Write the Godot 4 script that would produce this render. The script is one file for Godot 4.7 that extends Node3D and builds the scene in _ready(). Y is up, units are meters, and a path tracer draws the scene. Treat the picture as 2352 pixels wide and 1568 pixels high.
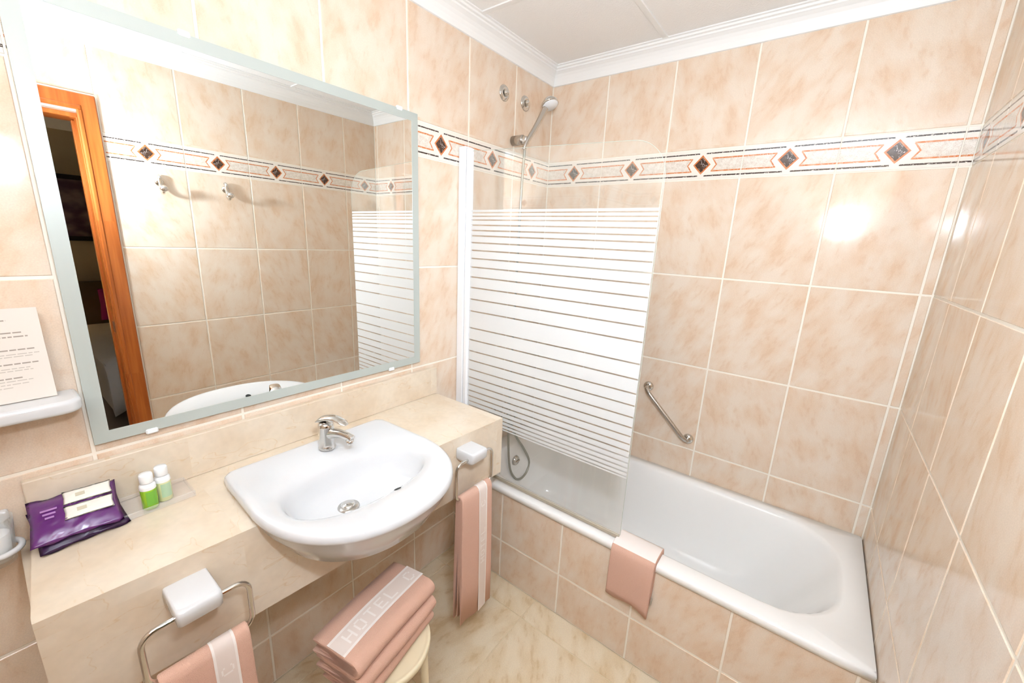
extends Node3D
# A small tiled hotel bathroom, lit by one camera flash.
# x runs along the bath wall from the mirror wall, z from the bath wall towards the door end, y up; metres.

const TW := 0.33333        # tile pitch across
const ROOM_X := 1.7005
const ROOM_Z := 2.75
const Y_ROWS := [0.0, 0.2107, 0.6516, 1.0925, 1.5333, 1.9742, 2.1007, 2.56]
const CEIL := 2.578
const RIM := 0.51          # bath rim
const TUB_Z := 0.738
const TOP := 0.948         # vanity worktop

var M := {}
var tile_mats := []
var floor_mats := []
var border_mat: StandardMaterial3D
var cache := {}
var taken := {}
var rng := RandomNumberGenerator.new()

# ------------------------------------------------------------------ scene tree helpers
func numbered(called: String) -> String:
	var n: int = taken.get(called, 0)
	taken[called] = n + 1
	return called if n == 0 else "%s_%03d" % [called, n]

func thing(called: String, label: String, category: String, at := Vector3.ZERO, group := "") -> Node3D:
	var o := Node3D.new()
	o.name = numbered(called)
	add_child(o)
	o.position = at
	o.set_meta("label", label)
	o.set_meta("category", category)
	if group != "":
		o.set_meta("group", group)
	return o

func part(parent: Node, called: String, mesh: Mesh, m: Material, at := Vector3.ZERO, turn := Basis.IDENTITY, label := "") -> MeshInstance3D:
	var o := MeshInstance3D.new()
	o.name = called
	o.mesh = mesh
	o.material_override = m
	o.transform = Transform3D(turn, at)
	parent.add_child(o, true)
	if label != "":
		o.set_meta("label", label)
	return o

func struct(called: String, mesh: Mesh, m: Material, at := Vector3.ZERO) -> MeshInstance3D:
	var o := part(self, called, mesh, m, at)
	o.set_meta("kind", "structure")
	return o

# ------------------------------------------------------------------ mesh helpers
func begin() -> SurfaceTool:
	var st := SurfaceTool.new()
	st.begin(Mesh.PRIMITIVE_TRIANGLES)
	st.set_smooth_group(-1)
	return st

func done(st: SurfaceTool) -> ArrayMesh:
	st.generate_normals()
	return st.commit()

func tri_out(st: SurfaceTool, a: Vector3, b: Vector3, c: Vector3, center: Vector3) -> void:
	if (b - a).cross(c - a).dot((a + b + c) / 3.0 - center) > 0.0:
		var t := b
		b = c
		c = t
	st.add_vertex(a)
	st.add_vertex(b)
	st.add_vertex(c)

func quad_out(st: SurfaceTool, a: Vector3, b: Vector3, c: Vector3, d: Vector3, center: Vector3) -> void:
	tri_out(st, a, b, c, center)
	tri_out(st, a, c, d, center)

func add_cbox(st: SurfaceTool, size: Vector3, b: float, at := Vector3.ZERO, turn := Basis.IDENTITY) -> void:
	var h := size / 2.0
	var corner := func(axis: int, s: Vector3) -> Vector3:
		var v := Vector3(h.x - b, h.y - b, h.z - b)
		v[axis] = h[axis]
		return at + turn * (v * s)
	for a in 3:
		var u := (a + 1) % 3
		var w := (a + 2) % 3
		for sa in [-1.0, 1.0]:
			var q := []
			for k in [[-1, -1], [1, -1], [1, 1], [-1, 1]]:
				var s := Vector3.ONE
				s[a] = sa
				s[u] = k[0]
				s[w] = k[1]
				q.append(corner.call(a, s))
			quad_out(st, q[0], q[1], q[2], q[3], at)
			if b > 0.0:
				for su in [-1.0, 1.0]:
					var s0 := Vector3.ONE
					s0[a] = sa
					s0[u] = su
					s0[w] = -1.0
					var s1 := s0
					s1[w] = 1.0
					quad_out(st, corner.call(a, s0), corner.call(a, s1), corner.call(u, s1), corner.call(u, s0), at)
	if b > 0.0:
		for sx in [-1.0, 1.0]:
			for sy in [-1.0, 1.0]:
				for sz in [-1.0, 1.0]:
					var s := Vector3(sx, sy, sz)
					tri_out(st, corner.call(0, s), corner.call(1, s), corner.call(2, s), at)

func cbox(size: Vector3, b := 0.002) -> ArrayMesh:
	var key := "b%.4f_%.4f_%.4f_%.4f" % [size.x, size.y, size.z, b]
	if not cache.has(key):
		var st := begin()
		add_cbox(st, size, b)
		cache[key] = done(st)
	return cache[key]

# rounded box: a superellipsoid-like soft block, smooth
func soft_block(size: Vector3, r: float, n := 5) -> ArrayMesh:
	var rings := []
	var h := size / 2.0
	var outline := func(inset: float, y: float) -> PackedVector3Array:
		var p := PackedVector3Array()
		var rr: float = maxf(r - inset, 0.0006)
		var hx: float = h.x - inset
		var hz: float = h.z - inset
		for c in [[1, 1, 0.0], [-1, 1, 90.0], [-1, -1, 180.0], [1, -1, 270.0]]:
			for k in n + 1:
				var a: float = deg_to_rad(c[2] + 90.0 * k / n)
				p.append(Vector3(c[0] * (hx - rr) + rr * cos(a), y, c[1] * (hz - rr) + rr * sin(a)))
		return p
	for k in n + 1:
		var a := PI / 2.0 * k / n
		rings.append(outline.call(r * (1.0 - sin(a)), -h.y + r * (1.0 - cos(a))))
	for k in n + 1:
		var a := PI / 2.0 * (1.0 - float(k) / n)
		rings.append(outline.call(r * (1.0 - sin(a)), h.y - r * (1.0 - cos(a))))
	return loft(rings, true, true)

# slab with rounded corners in plan (back corners square) and softened edges
func rounded_slab(sx: float, sy: float, sz: float, r: float, b: float) -> ArrayMesh:
	var rings := []
	var steps := []
	for k in 5:
		var a := PI / 2.0 * k / 4.0
		steps.append([b * (1.0 - sin(a)), -sy / 2 + b * (1.0 - cos(a))])
	for k in 5:
		var a := PI / 2.0 * (1.0 - k / 4.0)
		steps.append([b * (1.0 - sin(a)), sy / 2 - b * (1.0 - cos(a))])
	for e in steps:
		var p := PackedVector3Array()
		for c in [[1, 1, 0.0], [-1, 1, 90.0], [-1, -1, 180.0], [1, -1, 270.0]]:
			var rr: float = (r if c[0] == 1 else 0.002 + b) - e[0]
			for k in 7:
				var a: float = deg_to_rad(c[2] + 90.0 * k / 6.0)
				p.append(Vector3(c[0] * (sx / 2 - e[0] - rr) + rr * cos(a), e[1], c[1] * (sz / 2 - e[0] - rr) + rr * sin(a)))
		rings.append(p)
	return loft(rings, true, true)

# a flat plate facing +z with chamfered edges; uv in tile units
func plate(w: float, h: float, t := 0.008, b := 0.0015, flip := false, u0 := 0.0, v0 := 0.0, full := Vector2(0.33333, 0.4409)) -> ArrayMesh:
	var key := "p%.4f_%.4f_%.4f_%s_%.3f_%.3f_%.3f" % [w, h, t, flip, u0, v0, full.x]
	if cache.has(key):
		return cache[key]
	var st := begin()
	var x := w / 2.0
	var y := h / 2.0
	var f := [Vector3(-x + b, y - b, 0), Vector3(x - b, y - b, 0), Vector3(x - b, -y + b, 0), Vector3(-x + b, -y + b, 0)]
	var m := [Vector3(-x, y, -b), Vector3(x, y, -b), Vector3(x, -y, -b), Vector3(-x, -y, -b)]
	var k := [Vector3(-x, y, -t), Vector3(x, y, -t), Vector3(x, -y, -t), Vector3(-x, -y, -t)]
	var put := func(v: Vector3) -> void:
		var uv := Vector2(u0 + (v.x + x) / full.x, v0 + (y - v.y) / full.y)
		st.set_uv(Vector2.ONE - uv if flip else uv)
		st.add_vertex(v)
	for q in [f]:
		for i in [0, 1, 2, 0, 2, 3]:
			put.call(q[i])
	for i in 4:
		var j := (i + 1) % 4
		for q in [[f[i], m[i], m[j], f[j]], [m[i], k[i], k[j], m[j]]]:
			for e in [0, 1, 2, 0, 2, 3]:
				put.call(q[e])
	cache[key] = done(st)
	return cache[key]

func loft(rings: Array, cap_a := false, cap_b := false, closed := true, smooth := true) -> ArrayMesh:
	var st := begin()
	add_loft(st, rings, cap_a, cap_b, closed, smooth)
	return done(st)

func add_loft(st: SurfaceTool, rings: Array, cap_a := false, cap_b := false, closed := true, smooth := true) -> void:
	st.set_smooth_group(0 if smooth else -1)
	var n: int = rings[0].size()
	var m := rings.size()
	for i in m - 1:
		for j in (n if closed else n - 1):
			var k := (j + 1) % n
			var a: Vector3 = rings[i][j]
			var b: Vector3 = rings[i][k]
			var c: Vector3 = rings[i + 1][k]
			var d: Vector3 = rings[i + 1][j]
			var u0 := float(j) / (n if closed else n - 1)
			var u1 := float(j + 1) / (n if closed else n - 1)
			var v0 := float(i) / (m - 1)
			var v1 := float(i + 1) / (m - 1)
			for e in [[a, u0, v0], [c, u1, v1], [b, u1, v0], [a, u0, v0], [d, u0, v1], [c, u1, v1]]:
				st.set_uv(Vector2(e[1], e[2]))
				st.add_vertex(e[0])
	st.set_smooth_group(-1)
	for w in [[cap_a, 0], [cap_b, m - 1]]:
		if w[0]:
			var r: PackedVector3Array = rings[w[1]]
			var mid := Vector3.ZERO
			for p in r:
				mid += p
			mid /= n
			for j in n:
				var k := (j + 1) % n
				for e in ([mid, r[j], r[k]] if w[1] == 0 else [mid, r[k], r[j]]):
					st.set_uv(Vector2(0.5, 0.5))
					st.add_vertex(e)

func lathe(profile: Array, n := 24) -> ArrayMesh:
	var rings := []
	for p in profile:
		var r := PackedVector3Array()
		for j in n:
			var a := TAU * j / n
			r.append(Vector3(maxf(p[0], 0.0002) * cos(a), p[1], maxf(p[0], 0.0002) * sin(a)))
		rings.append(r)
	return loft(rings)

# lathe turned so that its axis runs along +x (out of the mirror wall)
func along_x() -> Basis:
	return Basis(Vector3(0, 0, 1), -PI / 2)

func along_z() -> Basis:
	return Basis(Vector3(1, 0, 0), PI / 2)

func tube(path: Array, radius, n := 12, closed := false, caps := true) -> ArrayMesh:
	var rings := []
	var count := path.size()
	var side := Vector3.ZERO
	for i in count:
		var before: Vector3 = path[(i - 1 + count) % count] if closed or i > 0 else path[i]
		var after: Vector3 = path[(i + 1) % count] if closed or i < count - 1 else path[i]
		var t := (after - before).normalized()
		if side == Vector3.ZERO:
			side = t.cross(Vector3.UP if absf(t.y) < 0.9 else Vector3.RIGHT).normalized()
		side = (side - t * side.dot(t)).normalized()
		var up := t.cross(side)
		var r: float = radius[i] if radius is Array else radius
		var ring := PackedVector3Array()
		for j in n:
			var a := TAU * j / n
			ring.append(path[i] + (side * cos(a) + up * sin(a)) * r)
		rings.append(ring)
	if closed:
		rings.append(rings[0])
	return loft(rings, caps and not closed, caps and not closed)

func curve(points: Array, step := 0.01) -> Array:
	var c := Curve3D.new()
	c.bake_interval = step
	for i in points.size():
		var a: Vector3 = points[maxi(i - 1, 0)]
		var b: Vector3 = points[mini(i + 1, points.size() - 1)]
		var t: Vector3 = (b - a) / 6.0
		c.add_point(points[i], -t, t)
	return Array(c.get_baked_points())

# polygon in (a, b), extruded from h0 to h1; to(a, b, h) places a point
func extrude(poly: PackedVector2Array, h0: float, h1: float, to: Callable) -> ArrayMesh:
	var st := begin()
	var index := Geometry2D.triangulate_polygon(poly)
	for i in range(0, index.size(), 3):
		for k in [0, 1, 2]:
			st.add_vertex(to.call(poly[index[i + k]].x, poly[index[i + k]].y, h1))
		for k in [0, 2, 1]:
			st.add_vertex(to.call(poly[index[i + k]].x, poly[index[i + k]].y, h0))
	for i in poly.size():
		var p := poly[i]
		var q := poly[(i + 1) % poly.size()]
		var a: Vector3 = to.call(p.x, p.y, h0)
		var b: Vector3 = to.call(q.x, q.y, h0)
		var c: Vector3 = to.call(q.x, q.y, h1)
		var d: Vector3 = to.call(p.x, p.y, h1)
		for v in [a, b, c, a, c, d]:
			st.add_vertex(v)
	return done(st)

# a thick cloth ribbon: centre line in (p, q), swept across s from s0 to s1; to(p, q, s) places a point
func ribbon(path: Array, t: float, s0: float, s1: float, n: int, to: Callable, edge := 0.004) -> ArrayMesh:
	var left := []
	var right := []
	for i in path.size():
		var a: Vector2 = path[maxi(i - 1, 0)]
		var b: Vector2 = path[mini(i + 1, path.size() - 1)]
		var nrm := (b - a).normalized().orthogonal()
		left.append([path[i], nrm])
		right.append([path[i], -nrm])
	right.reverse()
	var slices := [s0, s0 + edge * 0.3]
	for i in n + 1:
		slices.append(lerpf(s0 + edge, s1 - edge, float(i) / n))
	slices.append(s1 - edge * 0.3)
	slices.append(s1)
	var rings := []
	for k in slices.size():
		var f: float = [0.35, 0.8][k] if k < 2 else ([0.8, 0.35][k - slices.size() + 2] if k >= slices.size() - 2 else 1.0)
		var ring := PackedVector3Array()
		for side in [left, right]:
			for i in side.size():
				var tip: float = 0.55 if i == 0 or i == side.size() - 1 else 1.0
				var p: Vector2 = side[i][0] + side[i][1] * (t / 2.0 * f * tip)
				ring.append(to.call(p.x, p.y, slices[k]))
		rings.append(ring)
	return loft(rings, true, true)

# a print strip that lies on the outer side of a ribbon; u runs along the path, v across
func strip(path: Array, off: float, s0: float, s1: float, to: Callable, flip := false) -> ArrayMesh:
	var st := begin()
	st.set_smooth_group(0)
	var run := [0.0]
	for i in range(1, path.size()):
		run.append(run[i - 1] + (path[i] as Vector2).distance_to(path[i - 1]))
	var all: float = run[-1]
	var pts := []
	for i in path.size():
		var a: Vector2 = path[maxi(i - 1, 0)]
		var b: Vector2 = path[mini(i + 1, path.size() - 1)]
		pts.append(path[i] + (b - a).normalized().orthogonal() * off)
	for i in path.size() - 1:
		var u0: float = run[i] / all
		var u1: float = run[i + 1] / all
		var c := [[pts[i], s0, u0, 0.0], [pts[i + 1], s0, u1, 0.0], [pts[i + 1], s1, u1, 1.0], [pts[i], s1, u0, 1.0]]
		for e in [0, 1, 2, 0, 2, 3]:
			var v = c[e]
			st.set_uv(Vector2(v[2], v[3] if flip else 1.0 - v[3]))
			st.add_vertex(to.call(v[0].x, v[0].y, v[1]))
	return done(st)

# ------------------------------------------------------------------ materials
func mat(called: String, c: Color, rough := 0.5, metal := 0.0) -> StandardMaterial3D:
	var m := StandardMaterial3D.new()
	m.resource_name = called
	m.albedo_color = c
	m.roughness = rough
	m.metallic = metal
	m.cull_mode = BaseMaterial3D.CULL_DISABLED
	M[called] = m
	return m

func rgb(r: float, g: float, b: float) -> Color:
	return Color(r / 255.0, g / 255.0, b / 255.0)

func noise(seed_: int, freq: float, octaves := 4, kind := FastNoiseLite.TYPE_SIMPLEX_SMOOTH) -> FastNoiseLite:
	var f := FastNoiseLite.new()
	f.seed = seed_
	f.noise_type = kind
	f.frequency = freq
	f.fractal_octaves = octaves
	return f

func noise_tex(f: FastNoiseLite, normal := false, strength := 4.0, size := 512) -> NoiseTexture2D:
	var t := NoiseTexture2D.new()
	t.width = size
	t.height = size
	t.seamless = true
	t.noise = f
	t.as_normal_map = normal
	t.bump_strength = strength
	return t

# glazed tile print: pale clay ground, slanting warm clouds, fine darker flecks
func tile_print(seed_: int, w: int, h: int, ground: Color, warm: Color, deep: Color, amount: float, slant: float, veins := 0.22) -> ImageTexture:
	var cloud := noise(seed_, 0.0075, 4)
	var streak := noise(seed_ + 7, 0.0105, 4)
	var fleck := noise(seed_ + 13, 0.04, 3)
	var grain := noise(seed_ + 19, 0.28, 2)
	var im := Image.create(w, h, false, Image.FORMAT_RGB8)
	for y in h:
		for x in w:
			var sx := x + y * slant
			var sy := y - x * slant * 0.5
			var a := cloud.get_noise_2d(sx, sy * 0.75)
			var b := streak.get_noise_2d(sx * 2.0, sy * 0.8)
			var c := fleck.get_noise_2d(sx * 1.3, sy * 0.6)
			var k := clampf(0.42 + a * 1.0 + b * 0.45, 0.0, 1.0) * amount
			var col := ground.lerp(warm, k)
			var v := clampf((c * 0.7 + b * 0.8 + a * 0.4 - 0.22) * 2.2, 0.0, 1.0)
			col = col.lerp(deep, v * veins * amount)
			var g := 1.0 + grain.get_noise_2d(x, y) * 0.035
			im.set_pixel(x, y, Color(col.r * g, col.g * g, col.b * g))
	return ImageTexture.create_from_image(im)

func border_print() -> ImageTexture:
	var w := 640
	var h := 244
	var vein := noise(91, 0.02, 4)
	var dark := noise(97, 0.012, 4)
	var im := Image.create(w, h, false, Image.FORMAT_RGB8)
	var white := rgb(238, 229, 217)
	var orange := rgb(206, 116, 62)
	var ink := rgb(56, 40, 34)
	for y in h:
		for x in w:
			var u := float(x) / w
			var v := float(y) / h
			var du := absf(u - 0.5)
			var col := white
			var n := vein.get_noise_2d(x, y)
			var n2 := vein.get_noise_2d(x * 3.0 + 900, y * 3.0 + y * 1.0)
			# inner field between the ribbon lines
			var end := 0.185 - 0.055 * absf(v - 0.515) / 0.215
			if v > 0.30 and v < 0.73 and du > end:
				col = white.lerp(rgb(206, 192, 174), clampf(0.2 + n * 0.6, 0.0, 0.5))
				if absf(n2) < 0.05:
					col = col.lerp(rgb(168, 138, 118), 0.6)
			# ribbon outline
			var on_ribbon := false
			if du > 0.13 - 0.006 and (absf(v - 0.30) < 0.022 or absf(v - 0.73) < 0.022):
				on_ribbon = true
			if v > 0.30 and v < 0.73 and absf(du - end) < 0.0085:
				on_ribbon = true
			if on_ribbon and n2 > -0.42:
				col = orange.lerp(white, clampf(0.1 + n * 0.5, 0.0, 0.5))
			# dark rules, broken at the diamond tips
			if (absf(v - 0.125) < 0.021 or absf(v - 0.885) < 0.021) and du > 0.042 and n2 > -0.38:
				col = ink.lerp(white, clampf(-n2 * 0.6, 0.0, 0.4))
			# diamond
			var d := du / 0.113 + absf(v - 0.505) / 0.335
			if d < 1.0:
				col = orange.lerp(white, clampf(0.05 + n * 0.4, 0.0, 0.4))
			if d < 0.78:
				var q := dark.get_noise_2d(x * 1.2 + y * 0.8 + 40, y * 0.7 - x * 0.5)
				col = rgb(58, 40, 32).lerp(rgb(88, 66, 54), clampf(0.5 + n, 0.0, 1.0))
				if absf(q - 0.06) < 0.035:
					col = rgb(206, 190, 184)
			im.set_pixel(x, y, col)
	return ImageTexture.create_from_image(im)

# woven letters, drawn as strokes in a 5 x 7 cell
const GLYPH := {
	"H": [[0, 0, 1, 7], [4, 0, 1, 7], [0, 3, 5, 1]],
	"O": [[0, 1, 1, 5], [4, 1, 1, 5], [1, 0, 3, 1], [1, 6, 3, 1]],
	"T": [[0, 0, 5, 1], [2, 0, 1, 7]],
	"E": [[0, 0, 1, 7], [0, 0, 5, 1], [0, 3, 4, 1], [0, 6, 5, 1]],
	"L": [[0, 0, 1, 7], [0, 6, 5, 1]],
	"C": [[0, 1, 1, 5], [1, 0, 3, 1], [1, 6, 3, 1], [4, 1, 1, 1], [4, 5, 1, 1]],
}

func band_print(called: String, words: Array, length: int, high := 128) -> StandardMaterial3D:
	var im := Image.create(length, high, false, Image.FORMAT_RGB8)
	im.fill(rgb(231, 216, 206))
	var white := rgb(243, 234, 227)
	im.fill_rect(Rect2i(0, 0, length, 14), white)
	im.fill_rect(Rect2i(0, high - 14, length, 14), white)
	var cell := 10
	for word in words:
		var x: int = word[1]
		for letter in word[0]:
			if GLYPH.has(letter):
				for g in GLYPH[letter]:
					im.fill_rect(Rect2i(x + g[0] * cell, 29 + g[1] * cell, g[2] * cell, g[3] * cell), white)
			x += 7 * cell
	var m := mat(called, Color.WHITE, 0.95)
	m.albedo_texture = ImageTexture.create_from_image(im)
	m.texture_repeat = false
	return m

func make_materials() -> void:
	var gloss := noise_tex(noise(3, 0.008, 2), true, 1.2, 512)
	for k in 8:
		var m := mat("tile_%d" % k, Color.WHITE, 0.09)
		m.albedo_texture = tile_print(100 + k * 31, 300, 396, rgb(232, 214, 194), rgb(226, 198, 170), rgb(208, 166, 130), 0.9, [0.35, -0.2, 0.5, 0.15][k % 4], 0.22)
		m.metallic_specular = 0.5
		tile_mats.append(m)
	border_mat = mat("border_tile", Color.WHITE, 0.1)
	border_mat.albedo_texture = border_print()
	for k in 3:
		var m := mat("floor_tile_%d" % k, Color.WHITE, 0.22)
		m.albedo_texture = tile_print(700 + k * 17, 320, 320, rgb(236, 220, 192), rgb(222, 198, 160), rgb(198, 164, 118), 0.85, [0.6, -0.5, 0.2][k], 0.4)
		floor_mats.append(m)
	mat("grout", rgb(246, 237, 222), 0.7)
	mat("floor_grout", rgb(226, 208, 176), 0.8)
	mat("plaster", rgb(236, 232, 226), 0.7)
	var panel := mat("ceiling_panel", rgb(250, 247, 243), 0.95)
	panel.heightmap_enabled = true
	panel.heightmap_scale = 0.12
	panel.heightmap_texture = noise_tex(noise(5, 0.09, 3), false, 1.0, 512)
	panel.uv1_triplanar = true
	panel.uv1_world_triplanar = true
	panel.uv1_scale = Vector3(2.2, 2.2, 2.2)
	mat("grid_white", rgb(244, 242, 238), 0.45)
	# vanity stone: cream limestone with a few soft ochre veins
	var stone := mat("stone", Color.WHITE, 0.28)
	var im := Image.create(640, 640, false, Image.FORMAT_RGB8)
	var a := noise(41, 0.006, 4)
	var b := noise(43, 0.05, 3)
	for y in 640:
		for x in 640:
			var n := a.get_noise_2d(x, y)
			var c := rgb(226, 211, 190).lerp(rgb(218, 198, 172), clampf(0.4 + n * 1.1, 0.0, 1.0))
			var vein := absf(a.get_noise_2d(x * 0.6 + 3000, y * 1.5))
			if vein < 0.012:
				c = c.lerp(rgb(206, 168, 118), 0.45 * (1.0 - vein / 0.012))
			var g := 1.0 + b.get_noise_2d(x, y) * 0.02
			im.set_pixel(x, y, Color(c.r * g, c.g * g, c.b * g))
	stone.albedo_texture = ImageTexture.create_from_image(im)
	stone.uv1_triplanar = true
	stone.uv1_world_triplanar = true
	stone.uv1_scale = Vector3(1.1, 1.1, 1.1)
	mat("ceramic", rgb(212, 211, 210), 0.06)
	mat("enamel", rgb(246, 244, 240), 0.1)
	mat("chrome", rgb(214, 212, 208), 0.06, 1.0)
	mat("satin_chrome", rgb(196, 192, 186), 0.22, 1.0)
	mat("hose_metal", rgb(150, 150, 140), 0.3, 0.9)
	mat("dark_hole", rgb(20, 22, 20), 0.5)
	mat("mirror", rgb(240, 241, 238), 0.0, 1.0)
	mat("frosted_border", rgb(184, 190, 183), 0.35, 0.1)
	mat("white_profile", rgb(242, 242, 243), 0.25)
	var pane := mat("pane", Color(0.90, 0.93, 0.88, 0.05), 0.0)
	pane.transparency = BaseMaterial3D.TRANSPARENCY_ALPHA
	var pe := mat("pane_edge", rgb(196, 200, 186), 0.2)
	pe.metallic_specular = 0.5
	mat("stripe", rgb(216, 215, 212), 0.25)
	mat("seal", rgb(186, 176, 156), 0.4)
	var cloth := mat("towel", rgb(222, 178, 156), 1.0)
	cloth.rim_enabled = true
	cloth.rim = 0.35
	cloth.heightmap_enabled = true
	cloth.heightmap_scale = 0.16
	cloth.heightmap_texture = noise_tex(noise(61, 0.2, 2), false, 1.0, 256)
	cloth.uv1_triplanar = true
	cloth.uv1_scale = Vector3(9, 9, 9)
	mat("woven_white", rgb(243, 233, 226), 0.95)
	mat("cream_plastic", rgb(244, 230, 196), 0.35)
	mat("white_plastic", rgb(243, 243, 242), 0.3)
	var purple := mat("purple_film", rgb(98, 42, 112), 0.22)
	purple.metallic_specular = 0.6
	mat("purple_dark", rgb(52, 22, 62), 0.3)
	mat("sachet", rgb(238, 233, 222), 0.35)
	mat("sachet_print", rgb(206, 196, 172), 0.5)
	mat("packet_print", rgb(176, 128, 186), 0.4)
	mat("green_gel", rgb(150, 196, 52), 0.15)
	mat("pale_gel", rgb(226, 226, 176), 0.15)
	mat("green_label", rgb(118, 182, 62), 0.4)
	mat("mint_label", rgb(176, 204, 170), 0.4)
	var acrylic := mat("acrylic", Color(0.95, 0.93, 0.92, 0.14), 0.03)
	acrylic.transparency = BaseMaterial3D.TRANSPARENCY_ALPHA
	var tumbler := mat("tumbler_glass", Color(0.95, 0.97, 0.95, 0.12), 0.02)
	tumbler.transparency = BaseMaterial3D.TRANSPARENCY_ALPHA
	mat("paper", rgb(238, 228, 216), 0.9)
	var wood := mat("door_wood", Color.WHITE, 0.28)
	var wi := Image.create(256, 512, false, Image.FORMAT_RGB8)
	var wn := noise(71, 0.02, 4)
	for y in 512:
		for x in 256:
			var n := wn.get_noise_2d(x * 2.6, y * 0.14)
			wi.set_pixel(x, y, rgb(190, 106, 46).lerp(rgb(166, 84, 30), clampf(0.4 + n * 1.2, 0.0, 1.0)))
	wood.albedo_texture = ImageTexture.create_from_image(wi)
	wood.uv1_triplanar = true
	wood.uv1_world_triplanar = true
	wood.uv1_scale = Vector3(2.5, 1.2, 2.5)
	mat("bedroom_wall", rgb(206, 194, 164), 0.9)
	mat("bedroom_floor", rgb(120, 112, 104), 0.5)
	var bed := mat("bed_cover", rgb(226, 224, 222), 0.95)
	bed.rim_enabled = true
	bed.rim = 0.2
	mat("magenta_cloth", rgb(150, 34, 122), 0.9)
	mat("headboard", rgb(104, 88, 62), 0.6)
	var shade := mat("lamp_shade", rgb(232, 222, 200), 0.9)
	shade.backlight_enabled = true
	shade.backlight = rgb(190, 176, 150)
	var bulb := mat("bulb_glow", rgb(255, 240, 214), 0.4)
	bulb.emission_enabled = true
	bulb.emission = rgb(255, 232, 200)
	bulb.emission_energy_multiplier = 1.0
	mat("picture_frame", rgb(34, 28, 30), 0.4)
	mat("flash_body", rgb(28, 28, 30), 0.6)
	var lens := mat("flash_lens", rgb(250, 246, 240), 0.4)
	lens.emission_enabled = true
	lens.emission = rgb(222, 238, 255)
	lens.emission_energy_multiplier = 2.0

# ------------------------------------------------------------------ structure
# a wall's tiles: cols are edges along local +x of turn, rows are heights
func tile_wall(parent: Node3D, cols: Array, rows: Array, place: Callable, turn: Basis, grid0: float, skip = null) -> void:
	var g := 0.0037
	for r in rows.size() - 1:
		for c in cols.size() - 1:
			var a: float = cols[c]
			var b: float = cols[c + 1]
			var y0: float = rows[r]
			var y1: float = rows[r + 1]
			if skip != null and skip.call((a + b) / 2, (y0 + y1) / 2):
				continue
			var u0 := fposmod(minf(a, b) - grid0, TW) / TW
			if u0 > 0.99:
				u0 = 0.0
			var rightward: bool = (turn * Vector3.RIGHT).dot(place.call(1.0, 0.0) - place.call(0.0, 0.0)) > 0.0
			var w := absf(b - a) - 2 * g
			var is_border: bool = y0 > 1.95 and y1 < 2.12
			var h := y1 - y0 - (2 * g if not is_border else 0.002)
			var uu := u0 if rightward else 1.0 - u0 - absf(b - a) / TW
			var mesh: ArrayMesh
			var m: Material
			if is_border:
				mesh = plate(absf(b - a) - 0.004, h, 0.008, 0.001, false, uu, 0.0, Vector2(TW, h))
				m = border_mat
			else:
				mesh = plate(w, h, 0.008, 0.0016, rng.randf() < 0.5, 0.0, 0.0)
				m = tile_mats[rng.randi_range(0, 7)]
			part(parent, "border_tile" if is_border else "tile", mesh, m, place.call((a + b) / 2, (y0 + y1) / 2), turn)

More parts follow.
